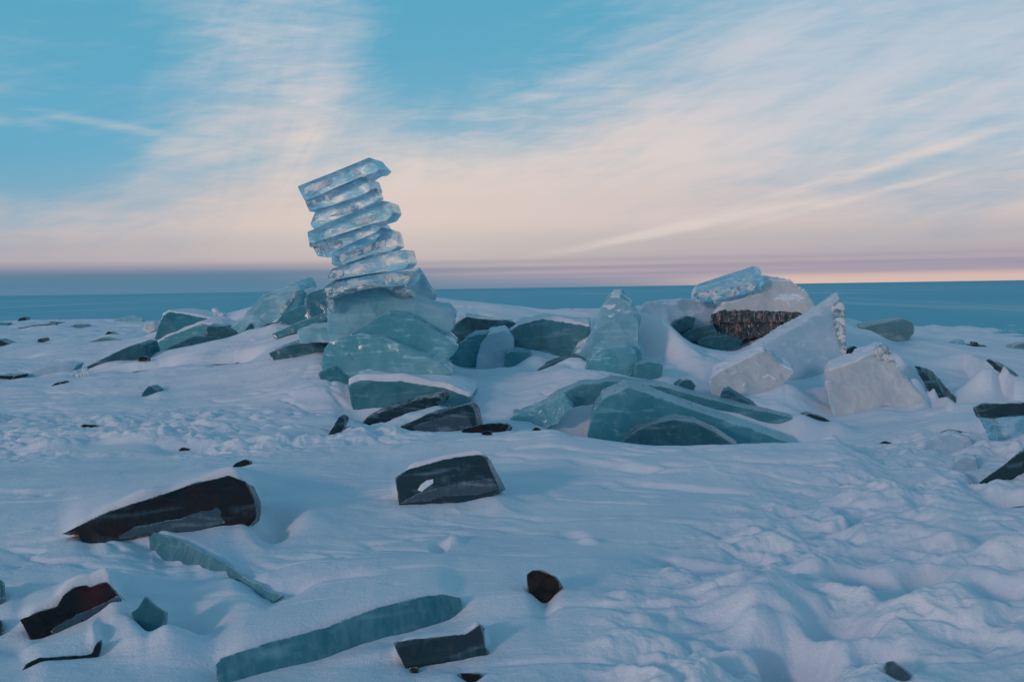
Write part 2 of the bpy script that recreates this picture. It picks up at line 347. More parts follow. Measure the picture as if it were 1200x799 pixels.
ice('ice_plate', 'glassy plate with a dark top edge hanging over the right valley', 'ice plate',
    [(1141,477),(1152,473),(1200,472),(1290,470),(1290,510),(1200,510),(1178,518),(1163,525),(1156,510)], 10.7, (.1,.35,.05), -6, 10, 'glass', .02, .25,
    parts=[('dark_edge', [(1141,477),(1152,473),(1200,472),(1290,470),(1290,487),(1200,487),(1165,489),(1146,488)], 'dark_gray', .02, .06)])
ice('ice_plate', 'dark slanting plate at the right edge of the trampled snow', 'ice plate',
    [(1138,572),(1165,552),(1200,526),(1280,480),(1290,540),(1200,556),(1180,566),(1168,562),(1150,574)], 8.7, (.15,.4,.1), 10, 10, 'dark_gray', .015, .25)
ice('ice_chunk', 'small dark ice edge right under the dark slanting plate', 'ice chunk',
    [(1176,598),(1190,593),(1215,592),(1215,604),(1182,606)], 8.2, (0,.2,0), 0, 15, 'teal_dark', .01, .1)

ice('ice_chunk', 'thin white icicle-like sliver hanging under the left end of the tower', 'ice sliver',
    [(382,350),(389,348),(390,358),(388,368),(385,366)], 14.5, (0,.12,0), 0, 5, 'glass_white', .004, .06, vox=.007)
ice('ice_block', 'snow-dusted block half buried in the valley left of the dark slanting plate', 'ice block',
    [(1112,552),(1118,541),(1130,535),(1143,537),(1146,549),(1128,556)], 9.6, (0,.3,.05), 5, 25, 'snowice', .02, .15, seat=True)
ice('ice_block', 'broad snowy block beneath the hanging glassy plate', 'ice block',
    [(1078,528),(1090,514),(1110,508),(1134,514),(1144,526),(1118,534)], 10.8, (0,.4,.05), -5, 35, 'snowice', .03, .25, seat=True)
ice('ice_plate', 'dark sheet painting the shaded gap left of the candled block', 'ice plate',
    [(784,384),(792,376),(806,370),(816,372),(812,384),(796,390)], 18.9, (0,.4,0), 0, 10, 'teal_dark', .015, .2)  # dark sheet added to stand for shade in the gap
ice('ice_plate', 'narrow teal plate edge low under the large turquoise block', 'ice plate',
    [(628,434),(650,424),(676,417),(682,421),(655,430),(634,438)], 16.0, (0,.3,.04), 10, 15, 'teal_dark', .01, .2)
ice('ice_block', 'small turquoise block at the right foot of the blue ice hill', 'ice block',
    [(322,378),(334,366),(352,358),(366,362),(362,376),(340,384)], 18.0, (.1,.4,.05), -6, 18, 'teal', .02, .25)
ice('ice_block', 'blue-white block wedged on the skyline just left of the tower foot', 'ice block',
    [(346,352),(352,342),(366,337),(380,340),(378,354),(360,358)], 19.0, (0,.5,0), 6, 20, 'snowice', .03, .25)
ice('ice_chunk', 'clear glinting shard on the snow left of the dark wedge plate', 'ice chunk',
    [(84,440),(92,432),(98,430),(102,436),(99,443),(90,444)], 16.6, (0,.15,0), 0, 20, 'glass_white', .008, .08, seat=True)
ice('ice_slab', 'low blue slab lying in snow at the far left below the plain', 'ice slab',
    [(28,440),(44,432),(74,426),(90,428),(84,436),(54,440),(36,444)], 17.2, (0,.4,.03), 6, 25, 'snowice', .015, .25, seat=True)
# --- left cluster
LC = 'teal blocks of the left heap'
ice('ice_block', 'square-topped teal block, uppermost of the left heap', 'ice block',
    [(180,398),(184,384),(190,371),(198,365),(215,367),(249,374),(256,384),(240,396),(200,402)], 21.0, (.1,.8,.05), 6, 14, 'teal', .03, .5, cap=.05, cut=.4, group=LC)
ice('ice_block', 'long pale turquoise block sloping across the front of the left heap', 'ice block',
    [(178,420),(182,402),(200,392),(236,379),(250,380),(275,388),(281,400),(262,404),(215,412),(190,422)], 19.8, (.1,.6,.08), 4, 22, 'teal_pale', .035, .5, cap=.05, cut=.45, group=LC)
ice('ice_plate', 'dark rounded teal panel on the right half of the left heap', 'ice plate',
    [(240,394),(242,382),(262,383),(276,390),(275,398),(256,400)], 19.3, (.05,.3,.05), 0, 12, 'teal_dark', .015, .3, group=LC)
ice('ice_plate', 'dark teal wedge at the snow line of the left heap', 'ice plate',
    [(180,420),(200,405),(228,393),(250,395),(266,399),(250,410),(210,420),(190,424)], 19.0, (.05,.4,.05), 4, 20, 'teal_dark', .02, .4, group=LC)
ice('ice_chunk', 'small upright dark teal fin right of the left heap', 'ice chunk',
    [(282,398),(286,388),(292,379),(298,390),(299,398)], 19.3, (.05,.3,.05), 10, 10, 'teal_dark', .012, .2)
ice('ice_block', 'large snow-blue ice hill with a knobbed peak left of the tower', 'ice block',
    [(262,392),(285,372),(302,350),(316,341),(336,337),(343,330),(351,335),(357,348),(352,372),(330,390),(295,396)], 19.6, (.1,1.2,.1), -8, 30, 'frost', .06, .5)
ice('ice_slab', 'bright-edged glassy slab leaning on the peak left of the tower', 'ice slab',
    [(326,368),(334,354),(346,342),(353,347),(352,356),(342,370),(330,376)], 18.7, (.1,.3,.1), 18, 22, 'teal_pale', .02, .2,
    parts=[('bright_edge', [(328,366),(336,354),(347,341),(350,344),(339,358),(331,368)], 'glass_white', .015, .06)])
ice('ice_block', 'dark teal block between the blue ice hill and the tower', 'ice block',
    [(356,378),(358,350),(364,342),(386,335),(390,360),(386,386),(366,388)], 17.6, (.1,.6,.05), -6, 12, 'teal', .04, .3)
ice('ice_slab', 'olive dark slab edge at the foot of the blue ice hill', 'ice slab',
    [(300,386),(312,380),(332,376),(328,386),(308,390)], 18.2, (.05,.4,.03), 0, 10, 'dark_gray', .012, .2)
ice('ice_slab', 'long thin teal slab edge slanting up toward the tower base', 'ice slab',
    [(318,392),(345,380),(378,368),(382,374),(350,388),(322,398)], 16.9, (.05,.4,.05), -10, 15, 'teal', .012, .3)
ice('ice_plate', 'dark wedge plate left of the left heap, tapering to the left', 'ice plate',
    [(92,434),(118,421),(145,408),(160,403),(168,405),(172,422),(155,424),(138,423),(118,427),(98,437)], 17.6, (.1,.5,.08), 12, -4, 'teal_dark', .012, .4)
ice('ice_chunk', 'tiny black chunk at the corner of the dark wedge plate', 'ice chunk',
    [(160,421),(166,417),(174,419),(174,424),(162,425)], 17.2, (0,.12,0), 0, 15, 'dark', .006, .1)
ice('ice_chunk', 'small bright glassy shard on the skyline right of the left heap', 'ice chunk',
    [(247,362),(251,360),(255,366),(262,366),(261,371),(250,371)], 21.5, (0,.15,0), 0, 15, 'glass_white', .01, .1)
ice('ice_chunk', 'pinkish white rubble lump left of the left heap on the plain', 'ice chunk',
    [(166,386),(172,379),(180,376),(182,386),(174,391)], 27.0, (0,.4,0), 0, 20, 'frost_warm', .04, .2)
# --- far pieces on the left plain
for (pts, d, mat, lab) in [
    ([(91,408),(100,402),(120,395),(138,399),(140,408),(115,411),(98,411)], 27.0, 'grayice', 'large grey lens-shaped floe piece on the left plain'),
    ([(77,384),(88,380),(100,380),(103,384),(92,388),(81,387)], 40.0, 'grayice', 'rounded grey-green floe piece near the left skyline'),
    ([(128,378),(140,372),(155,370),(168,374),(164,379)], 47.0, 'frost', 'long pale hump of ice on the left skyline'),
    ([(18,385),(40,381),(62,379),(63,382),(40,384),(24,387)], 38.0, 'dark_gray', 'longest dark flat plate near the left skyline'),
    ([(19,378),(22,373),(28,371),(33,377)], 46.0, 'dark_gray', 'small dark peak of ice on the far left skyline'),
    ([(54,379),(60,377),(72,378),(70,380)], 45.0, 'dark_gray', 'thin dark sliver just behind the longest dark flat plate'),
    ([(43,402),(44,397),(49,396),(49,403)], 29.0, 'dark_gray', 'tiny upright dark stub on the left plain'),
    ([(-12,405),(-4,397),(13,403),(0,409)], 27.5, 'dark_gray', 'dark wedge cut by the left picture edge on the plain'),
    ([(8,425),(20,421),(24,423),(23,426),(12,427)], 21.5, 'dark_gray', 'dark flat chip low on the left plain'),
    ([(-10,444),(-6,440),(18,440),(14,445),(10,450),(6,445)], 16.6, 'dark', 'dark hooked chip at the left edge of the slope'),
    ([(121,395),(126,388),(136,394),(133,397)], 30.0, 'dark', 'black chip behind the large grey lens-shaped piece'),
    ([(-10,384),(-6,378),(8,378),(7,384)], 42.0, 'teal', 'bright teal slab cut by the left picture edge'),
    ([(142,404),(147,400),(149,403),(147,407)], 27.5, 'grayice', 'small grey stub right of the large lens-shaped piece')]:
    ice('ice_floe_piece', lab, 'ice piece', pts, d, (0, .5, 0), 0, 25, mat, .012, .3)
for (pts, d, mat, lab) in [
    ([(152,436),(170,434),(191,431),(180,437),(170,441),(162,441)], 16.9, 'teal_dark', 'thin teal sliver on the snow slope below the left heap'),
    ([(232,429),(250,427),(274,426),(279,424),(278,430),(255,432)], 16.4, 'teal_dark', 'long thin teal sliver on the slope right of the left heap'),
    ([(164,466),(168,458),(174,452),(183,458),(176,466)], 14.2, 'teal_dark', 'small teal triangular fin on the middle of the left slope'),
    ([(55,455),(64,449),(70,447),(71,450),(62,456)], 15.4, 'dark', 'hair-thin dark sliver on the far left slope'),
    ([(92,501),(98,497),(114,498),(114,502),(100,503)], 11.9, 'dark', 'flat dark chip amid the lumpy snow at left'),
    ([(208,528),(213,524),(221,525),(224,529),(214,531)], 10.1, 'dark', 'tiny dark chip in the lumpy snow above the long dark slab'),
    ([(270,548),(276,542),(287,538),(295,540),(290,547),(276,550)], 8.9, 'dark', 'small black chip above the right end of the long dark slab'),
    ([(940,486),(950,485),(966,489),(978,496),(960,495)], 13.6, 'dark_gray', 'thin dark sliver in the snow below the two pale blocks'),
    ([(1100,507),(1110,503),(1128,505),(1143,509),(1128,513),(1108,511)], 12.6, 'teal_dark', 'long dark teal sliver left of the glassy hanging plate'),
    ([(1028,520),(1036,516),(1045,519),(1042,524),(1032,524)], 12.2, 'dark_gray', 'faint grey chip in the right valley above the trampled snow'),
    ([(1145,676),(1148,670),(1155,665),(1163,667),(1161,674),(1152,679)], 5.4, 'dark', 'small dark chip in the trampled snow at far right'),
    ([(1035,786),(1037,776),(1043,773),(1054,780),(1067,791),(1062,800),(1050,800)], 4.02, 'fracture', 'grey angular chip in the snow at the bottom right')]:
    ice('ice_chip', lab, 'ice chip', pts, d, (.02, .12 if d < 12 else .3, 0), 8, 20, mat, .006, .1)
# far rubble on the right rim
for (pts, mat, lab) in [
    ([(1068,404),(1078,399),(1086,402),(1092,406)], 'teal', 'teal rubble lump right after the grey skyline slab'),
    ([(1098,407),(1106,402),(1114,403),(1118,408)], 'teal_dark', 'dark teal rubble lump mid-way along the right rim'),
    ([(1116,409),(1122,400),(1128,397),(1134,404),(1136,409)], 'frost', 'pale pointed rubble lump on the right rim'),
    ([(1130,410),(1138,403),(1144,406),(1146,400),(1150,407),(1150,411)], 'dark', 'dark spiky rubble lump on the right rim'),
    ([(1148,411),(1154,404),(1160,408),(1160,412)], 'teal_dark', 'small rubble lump last in the row on the right rim'),
    ([(1182,411),(1190,404),(1204,401),(1215,404),(1215,413)], 'grayice', 'grey ice hump on the right rim at the picture edge')]:
    ice('ice_rubble', lab, 'ice rubble', pts, 22.5, (0, .4, 0), 0, 20, mat, .02, .15)

# --- foreground
ice('ice_slab', 'long dark clear ice slab, largest in the foreground snow', 'ice slab',
    [(68,627),(88,622),(98,641),(130,634),(180,626),(228,624),(262,616),(285,620),(300,607),(297,582),(286,563),(268,556),(230,566),(180,582),(130,598),(88,617)], 6.5, (.12,.5,-.02), 20, 12, 'dark', .010, .2,
    parts=[('fracture_face', [(108,637),(128,629),(146,624),(158,617),(176,615),(196,609),(212,608),(230,600),(247,597),(257,592),(260,599),(259,605),(264,612),(244,619),(225,624),(205,623),(180,625),(155,630),(130,634)], 'fracture', .004, .05)], bank=1.1)
ice('ice_block', 'dark grey ice block with a patch of frost lying alone mid-foreground', 'ice block',
    [(463,560),(480,549),(520,538),(560,532),(568,534),(576,552),(586,573),(575,583),(545,590),(500,592),(475,593),(467,593)], 7.45, (.08,.4,0), 8, 14, 'dark_gray', .008, .16,
    parts=[('fracture_face', [(467,590),(490,578),(530,567),(575,560),(585,573),(560,580),(520,582),(500,588)], 'fracture', .010, .04),
           ('frost_patch', [(489,574),(494,567),(500,563),(508,561),(508,566),(501,571),(494,576)], 'snow', .010, .02)], bank=0.45)
ice('ice_plate', 'teal ice plate edge slanting down right from the long dark slab', 'ice plate',
    [(160,620),(175,622),(205,630),(262,658),(290,678),(306,684),(312,692),(332,697),(316,708),(290,688),(262,672),(225,664),(190,657),(172,640)], 5.85, (.03,.25,.0), -44, 25, 'bar', .006, .2, bank=0.4)
ice('ice_block', 'dark reddish ice block at the lower left', 'ice block',
    [(22,725),(45,716),(66,710),(74,698),(86,688),(100,685),(104,688),(124,682),(132,690),(141,702),(110,724),(64,744),(38,753),(30,740)], 4.85, (.05,.28,.0), 32, 18, 'dark_red', .012, .15,
    parts=[('fracture_face', [(58,740),(70,727),(105,714),(137,698),(141,703),(110,724),(66,743)], 'fracture', .006, .03)], bank=0.4)
ice('ice_chunk', 'small teal diamond-shaped plate beside the reddish block', 'ice chunk',
    [(170,698),(180,708),(194,717),(192,731),(178,744),(165,736),(152,718),(162,712)], 4.78, (.02,.12,0), -5, 30, 'teal_dark', .004, .2)
ice('ice_plate', 'thin curved dark rim of a buried plate at the bottom left', 'ice plate',
    [(22,791),(30,777),(46,770),(75,768),(107,766),(112,754),(119,747),(118,758),(115,771),(80,774),(46,777),(34,784),(27,794)], 4.35, (.02,.14,-.02), 35, 20, 'dark', .004, .1, bank=0.25)
ice('ice_slab', 'long pale teal ice bar lying along the bottom of the foreground', 'ice slab',
    [(252,778),(258,770),(330,748),(380,735),(440,712),(500,698),(520,696),(540,700),(541,714),(530,726),(480,742),(420,757),(370,776),(340,782),(300,792),(265,802),(253,802)], 4.5, (.05,.3,.02), 36, 22, 'bar', .008, .2, bank=0.6)
ice('ice_block', 'dark square-cut ice block in front of the long teal bar', 'ice block',
    [(460,752),(500,747),(546,742),(563,729),(567,745),(568,758),(575,766),(540,775),(500,780),(475,785),(468,770)], 4.32, (.03,.2,0), 12, 12, 'dark_gray', .007, .12, bank=0.12)
ice('ice_chip', 'tiny dark chip hanging at the foot of the square-cut block', 'ice chip',
    [(479,782),(490,781),(491,788),(486,793),(480,788)], 4.22, (0,.04,0), 0, 20, 'dark', .003, .05)
ice('ice_chip', 'small dark triangular chip at the bottom beside the square-cut block', 'ice chip',
    [(535,788),(550,788),(567,789),(558,802),(548,802)], 4.12, (0,.06,0), 0, 25, 'dark_red', .004, .06)
ice('ice_chunk', 'reddish black angular ice chunk alone on the centre foreground snow', 'ice chunk',
    [(616,673),(622,668),(634,668),(650,675),(657,686),(650,697),(645,706),(638,712),(630,703),(618,692)], 5.02, (.02,.16,0), 6, 8, 'dark_red', .008, .09)
ice('ice_chunk', 'dark teal rounded chunk cut by the left picture edge, upper one', 'ice chunk',
    [(-22,690),(-10,678),(0,678),(5,684),(6,700),(0,712),(-18,712)], 5.2, (0,.15,0), 0, 20, 'teal_dark', .005, .15)
ice('ice_chunk', 'dark grey chunk cut by the left picture edge, lower one', 'ice chunk',
    [(-18,730),(-6,724),(3,726),(4,740),(0,748),(-16,748)], 4.8, (0,.12,0), 0, 20, 'dark_gray', .005, .15)

def prism(pts, depth, ext, yaw, tilt, jag=0.0):
    """front outline on a plane turned by yaw and tilted back, carried backwards by ext"""
    cx = sum(p[0] for p in pts) / len(pts); cy = sum(p[1] for p in pts) / len(pts)
    c0 = at(cx, cy, depth)
    a, b_ = math.radians(yaw), math.radians(tilt)
    n = np.array([math.sin(a) * math.cos(b_), -math.cos(a) * math.cos(b_), math.sin(b_)])
    C0 = np.array([0, 0, EYE])
    fr = []
    for (x, y) in pts:
        d = ray(x, y); s = np.dot(c0 - C0, n) / np.dot(d, n); fr.append(C0 + d * s)
    fr = np.array(fr); e = np.array(ext, float)
    if depth < 12.7: e[2] -= e[1] * (EYE - c0[2]) / depth * 1.12; e[0] += e[1] * c0[0] / depth     # they dip into the snow behind
    bk = fr + e
    # the back is a little smaller and uneven
    cb = bk.mean(0); bk = cb + (bk - cb) * (.94 + .05 * rng.rand(len(bk), 1))
    return fr, bk
# ------------------------------------------------------------------ snow field
# rows: forward distance, then the height of the snow as read from the photograph at a few bearings
ROWS = [
 (3.0,  [(-900, 950), (0, 950), (600, 948), (1200, 945), (2100, 945)]),
 (4.1,  [(-900, 796), (0, 797), (300, 799), (600, 792), (900, 800), (1200, 792), (2100, 790)]),
 (5.0,  [(-900, 706), (0, 716), (150, 724), (300, 712), (600, 700), (800, 704), (1000, 700), (1200, 690), (2100, 690)]),
 (5.75, [(-900, 655), (0, 668), (200, 672), (450, 656), (640, 659), (800, 662), (1000, 668), (1200, 650), (2100, 645)]),
 (6.3,  [(-900, 628), (0, 638), (200, 640), (450, 642), (640, 648), (1000, 655), (1200, 640), (2100, 630)]),
 (8.0,  [(-900, 560), (0, 568), (300, 562), (450, 570), (600, 574), (800, 580), (1000, 590), (1100, 578), (1200, 583), (2100, 580)]),
 (9.6,  [(-900, 530), (0, 540), (300, 530), (440, 527), (520, 521), (650, 509), (760, 523), (980, 521), (1040, 540), (1100, 542), (1150, 545), (1200, 547), (2100, 545)]),
 (10.9, [(-900, 508), (0, 512), (300, 510), (420, 507), (560, 507), (650, 530), (760, 545), (980, 535), (1040, 524), (1100, 521), (1150, 520), (1200, 520), (2100, 520)]),
 (12.2, [(-900, 490), (0, 492), (200, 493), (330, 491), (400, 489), (450, 496), (540, 502), (620, 506), (700, 535), (900, 540), (980, 525), (1050, 515), (1100, 503), (1200, 500), (2100, 495)]),
 (12.9, [(-900, 482), (0, 484), (200, 482), (330, 482), (390, 488), (420, 502), (480, 506), (560, 503), (620, 502), (700, 525), (900, 535), (980, 520), (1050, 505), (1100, 492), (1200, 488), (2100, 485)]),
 (13.7, [(-900, 472), (0, 474), (200, 470), (300, 460), (360, 448), (385, 446), (410, 455), (440, 450), (500, 452), (550, 466), (600, 470), (650, 464), (700, 451), (780, 456), (830, 468), (900, 487), (980, 508), (1050, 492), (1120, 480), (1200, 478), (2100, 470)]),
 (15.2, [(-900, 452), (0, 455), (200, 441), (300, 426), (375, 411), (450, 432), (540, 436), (600, 440), (660, 428), (720, 432), (780, 445), (850, 466), (920, 466), (1000, 478), (1100, 476), (1200, 472), (2100, 470)]),
 (17.0, [(-900, 432), (0, 436), (100, 436), (200, 419), (300, 401), (380, 386), (450, 400), (540, 428), (600, 426), (680, 420), (740, 418), (800, 418), (850, 424), (920, 428), (1000, 430), (1060, 440), (1120, 448), (1200, 455), (2100, 450)]),
 (19.5, [(-900, 415), (0, 424), (120, 420), (200, 403), (300, 380), (380, 362), (480, 362), (560, 385), (650, 380), (720, 374), (780, 366), (820, 380), (850, 402), (900, 384), (980, 380), (1050, 408), (1130, 420), (1200, 430), (2100, 440)]),
 (22.0, [(-900, 405), (0, 414), (150, 400), (200, 391), (300, 358), (380, 345), (490, 344), (560, 349), (640, 364), (700, 361), (760, 358), (820, 356), (900, 352), (960, 366), (1000, 374), (1050, 392), (1130, 404), (1200, 408), (2100, 415)]),
 (26.0, [(-900, 398), (0, 406), (150, 400), (220, 392), (300, 380), (400, 375), (560, 372), (700, 372), (850, 375), (1000, 385), (1100, 402), (1200, 409), (2100, 410)]),
 (34.0, [(-900, 388), (0, 393), (150, 390), (250, 388), (400, 385), (700, 385), (1000, 395), (1200, 402), (2100, 400)]),
 (47.0, [(-900, 377), (0, 377), (150, 377), (250, 378), (400, 378), (700, 380), (1000, 382), (1200, 385), (2100, 385)]),
 (52.0, [(-900, 377), (0, 376), (150, 376), (400, 378), (700, 380), (1200, 380), (2100, 380)]),
]
NC_IN = 1150
t_in = np.linspace(-.585, .585, NC_IN)
t_l = -np.geomspace(.586, 3.2, 60)[::-1]; t_r = np.geomspace(.586, 3.2, 60)
TT = np.concatenate([t_l, t_in, t_r])
y_in = [3.0]
while y_in[-1] < 52:
    y = y_in[-1]; y_in.append(y + max(.010, min(.0021 * y + .0 , .09)) * (1 if y < 24 else 2.2))
YY = np.concatenate([np.linspace(-25, 2.6, 24), np.array([2.75, 2.88]), np.array(y_in)])
def row_z(Y, pts):
    P = np.array([at(x, y, Y) for x, y in pts]); t = P[:, 0] / Y
    # smooth interpolation along the row
    zz = np.interp(TT, t, P[:, 2])
    k = np.hanning(25); k /= k.sum()
    mid = np.convolve(np.pad(zz, 12, 'edge'), k, 'valid')
    return mid
RY = np.array([r[0] for r in ROWS]); RZ = np.array([row_z(*r) for r in ROWS])
def pchip(xq, x, y):
    h = np.diff(x)[:, None]; d = np.diff(y, axis=0) / h
    m = np.zeros_like(y)
    w = (d[:-1] * d[1:] > 0)
    hm = np.where(w, 2 * d[:-1] * d[1:] / np.where(w, d[:-1] + d[1:], 1), 0)
    m[1:-1] = hm; m[0] = d[0]; m[-1] = d[-1]
    i = np.clip(np.searchsorted(x, xq) - 1, 0, len(x) - 2); t = ((xq - x[i]) / np.diff(x)[i])[:, None]
    hh = np.diff(x)[i][:, None]
    return ((1 + 2 * t) * (1 - t) ** 2 * y[i] + t * (1 - t) ** 2 * hh * m[i] + t * t * (3 - 2 * t) * y[i + 1] + t * t * (t - 1) * hh * m[i + 1])
YG, TG = np.meshgrid(YY, TT, indexing='ij')
Z = pchip(np.clip(YY, 3, 52), RY, RZ)
XG = TG * np.maximum(YG, 3.0)
flatz = -.02
Z = np.where(YG < 3, flatz + (Z - flatz) * sstep(-3, 3, YG), Z)
# outside the picture settle to a plain
out = sstep(.62, 1.1, np.abs(TG)); Z = Z * (1 - out) + out * np.clip(Z, -.3, .25)
Z += -.9 * sstep(49, 52, YG)

def proj_t(x, y, Y):
    p = at(x, y, Y); return p
def berm(pts, L=.8, front=.12, side=.25, side_r=None):
    """snow banked up behind a crest line given as (x, y, distance)"""
    global Z
    P = np.array([at(*p) for p in pts]); tt = P[:, 0] / P[:, 1]
    o = np.argsort(tt); tt, P = tt[o], P[o]
    yc = np.interp(TG, tt, P[:, 1]); zc = np.interp(TG, tt, P[:, 2])
    d = YG - yc
    w = sstep(-front, front * .3, d) * np.exp(-(np.maximum(d, 0) / L) ** 2)
    sl = (tt[0] - TG) * yc / side; sr = (TG - tt[-1]) * yc / (side_r or side)
    w = w * np.exp(-np.maximum(sl, 0) ** 2 - np.maximum(sr, 0) ** 2)
    w = np.where(YG > 2.9, w, 0)
    Z = Z + (zc - Z) * w
def pit(x, y, Y, rx, ry, dep, p=2.0, rot=0):
    """hollow (or, with negative dep, a lump) centred where sight line x, y meets distance Y"""
    global Z
    c = at(x, y, Y); a = math.radians(rot)
    dx, dy = XG - c[0], YG - c[1]
    u = (dx * math.cos(a) + dy * math.sin(a)) / rx; v = (-dx * math.sin(a) + dy * math.cos(a)) / ry
    Z = Z - dep * np.exp(-(u * u + v * v) ** (p / 2))
def gd(x, y):
    """distance at which flat snow is seen at x, y"""
    yh = 337.6 + (600 - x) * .0155
    return EYE * F / (y - yh)

# banks behind the foreground slabs
pit(312, 590, 6.75, .17, .30, .22)
pit(345, 600, 6.9, .25, .4, -.08)
pit(150, 745, 4.85, .42, .22, .16)
pit(185, 735, 5.0, .2, .25, .10)
pit(70, 745, 4.62, .3, .16, .10)
# wind ledge across the foreground
berm([(440, 655, 5.65), (560, 655, 5.72), (700, 660, 5.75), (860, 672, 5.8), (1000, 690, 5.6)], L=.18, front=.5, side=.5)
# slab terraces further back
berm([(505, 368, 18.2), (540, 372, 18.1), (604, 379, 18.0), (650, 384, 18.0), (700, 386, 18)], L=3.5, front=.25, side=.5)
berm([(750, 362, 18.0), (775, 372, 17.6), (800, 395, 17.0), (826, 418, 16.6)], L=1.2, front=.8, side=.3, side_r=.5)
berm([(838, 345, 20.6), (870, 340, 20.6), (925, 345, 20.5), (955, 362, 20.4)], L=1.5, front=.25, side=.3)
berm([(1050, 412, 17.5), (1071, 428, 16.4), (1098, 452, 15.2), (1119, 476, 14.2)], L=1.0, front=.5, side=.6)
berm([(1130, 412, 18.5), (1153, 420, 17.4), (1189, 443, 15.6)], L=.8, front=.5, side=.6)
pit(790, 395, 18.8, .9, .5, .35)
pit(1100, 470, 13.9, .9, .3, .12)

# sculpting noise, all in metres on the ground
P3 = np.stack([XG.ravel(), YG.ravel(), np.zeros(XG.size)], 1)
near = (YG > 2.5) & (np.abs(TG) < .6)
def fld(scale, o=4, off=0., gain=.5):
    return fbm(P3 * np.array(scale) + off, o, gain).reshape(XG.shape)
ix = W / 2 + TG * F; # bearing expressed as photo column
def zone(xa, xb, ya, yb, sx=60, sy=.8):
    return sstep(xa - sx, xa + sx, ix) * (1 - sstep(xb - sx, xb + sx, ix)) * sstep(ya - sy, ya + sy, YG) * (1 - sstep(yb - sy, yb + sy, YG))
drift = fld((.35, .8, 1), 3, 3.1)
Z += drift * .035 * np.clip(YG / 8, .5, 2.2)
sast = fld((.9, 4.5, 1), 4, 9.7)
Z += sast * .006 * np.clip((YG - 4) / 6, .15, 2.0) * sstep(-.5, .6, fld((.4, .5, 1), 2, 12.))
# wind lips: sharp little ledges
lip = np.abs(fld((.7, 1.9, 1), 3, 21.0)); Z += -.03 * np.exp(-(lip / .10) ** 2) * sstep(-.1, .4, fld((.5, .5, 1), 2, 4.))
tramp = np.clip(zone(720, 1500, 3.2, 5.7, 70, .5) + .7 * zone(860, 1500, 5.2, 8.2, 60, .8) + .8 * zone(760, 930, 5.6, 6.9, 50, .4)
                + .9 * zone(980, 1500, 7.5, 12.5, 40, .8), 0, 1)
tramp *= .35 + .65 * sstep(-.35, .35, fld((.8, 1.0, 1), 2, 71.))
tramp *= 1 - .85 * np.exp(-((ix - 1130) / 110) ** 2 - ((YG - 4.25) / .35) ** 2)
lump = np.clip(zone(-600, 480, 9.6, 12.8, 60, .5), 0, 1) * .9
b1 = fld((2.5, 2.9, 1), 4, 31., .42); b2 = fld((7.5, 7.5, 1), 4, 43.); b3 = fld((1.5, 1.5, 1), 3, 57.)
billow = np.abs(b1)
Z += tramp * (.12 * b3 + .13 * (.35 - billow) * (.5 + .5 * sstep(-.4, .5, fld((.9, .9, 1), 2, 61.))) + .016 * b2)
Z += lump * sstep(-.5, .4, fld((.6, 1.2, 1), 3, 66.)) * (.06 * b3 + .09 * (.3 - billow) + .02 * b2)
rest = 1 - np.clip(tramp + lump, 0, 1)
sel = ((tramp + lump) > .02).ravel()
q_ = P3[sel] * (4.6, 5.2, 1); q_ = q_ + .45 * perlin(q_ * .8)[:, None]; q_[:, 2] = .5
clod = np.zeros(XG.size); wq = worley(q_); clod[sel] = np.clip(.42 - wq, 0, 1) * sstep(-.25, .45, perlin(P3[sel] * (1.1, 1.3, 1) + 8.8)); clod = clod.reshape(XG.shape)
Z += (tramp * .11 + lump * .13) * clod
Z += rest * b2 * .0035 * (YG > 2)
softz = sstep(-.1, .5, fld((.6, .6, 1), 3, 77.)) * rest
Z += softz * (.22 - np.abs(b1)) * .02
for (x, y, Yd, rx, ry, dp, rot) in [(1180, 640, 5.7, .30, .22, .16, 20), (1110, 655, 5.5, .26, .18, .16, 10), (1040, 672, 5.3, .26, .18, .15, 0), (985, 712, 4.95, .20, .20, .16, 40), (940, 765, 4.4, .14, .26, .20, 10), (925, 800, 4.05, .16, .2, .18, 0),
        (860, 660, 5.75, .22, .14, .12, 20), (800, 645, 5.9, .22, .14, .10, 10),
        (880, 705, 5.0, .22, .3, -.09, 20), (1060, 720, 4.9, .35, .18, -.07, -20), (1160, 690, 5.2, .3, .2, -.06, 0), (1080, 600, 6.6, .5, .2, -.10, -30), (1020, 560, 7.9, .35, .3, -.10, -30), (970, 640, 6.1, .3, .15, -.06, 0)]:
    pit(x, y, Yd, rx, ry, dp, 2.6, rot)
# footprints and breaks in the crust
for (x, y, rx, ry, dp, rot) in [(925, 765, .10, .22, .30, 12), (985, 730, .16, .16, .13, 0), (1060, 700, .15, .11, .12, 30), (1010, 660, .18, .12, .12, 0),
        (810, 650, .16, .12, .13, 20), (780, 640, .1, .1, .08, 0), (1110, 660, .22, .16, .15, -20), (1170, 700, .14, .1, .08, 0), (1035, 760, .13, .10, .08, 0),
        (515, 632, .05, .10, .06, 0), (672, 612, .10, .08, .04, 0), (840, 770, .10, .12, .06, 0), (1075, 640, .2, .12, .1, 10), (880, 640, .15, .1, .08, 0),
        (760, 775, .10, .10, .06, 0), (1000, 590, .05, .35, .05, 0), (730, 548, .45, .10, .05, -8), (800, 560, .5, .08, .05, -10), (880, 610, .4, .1, .05, 0),
        (960, 800, .1, .14, .1, 0), (1130, 745, .14, .08, .05, 0), (600, 640, .2, .06, .03, 0)]:
    pit(x, y, gd(x, y), rx, ry, dp * 1.25, 3.6, rot)
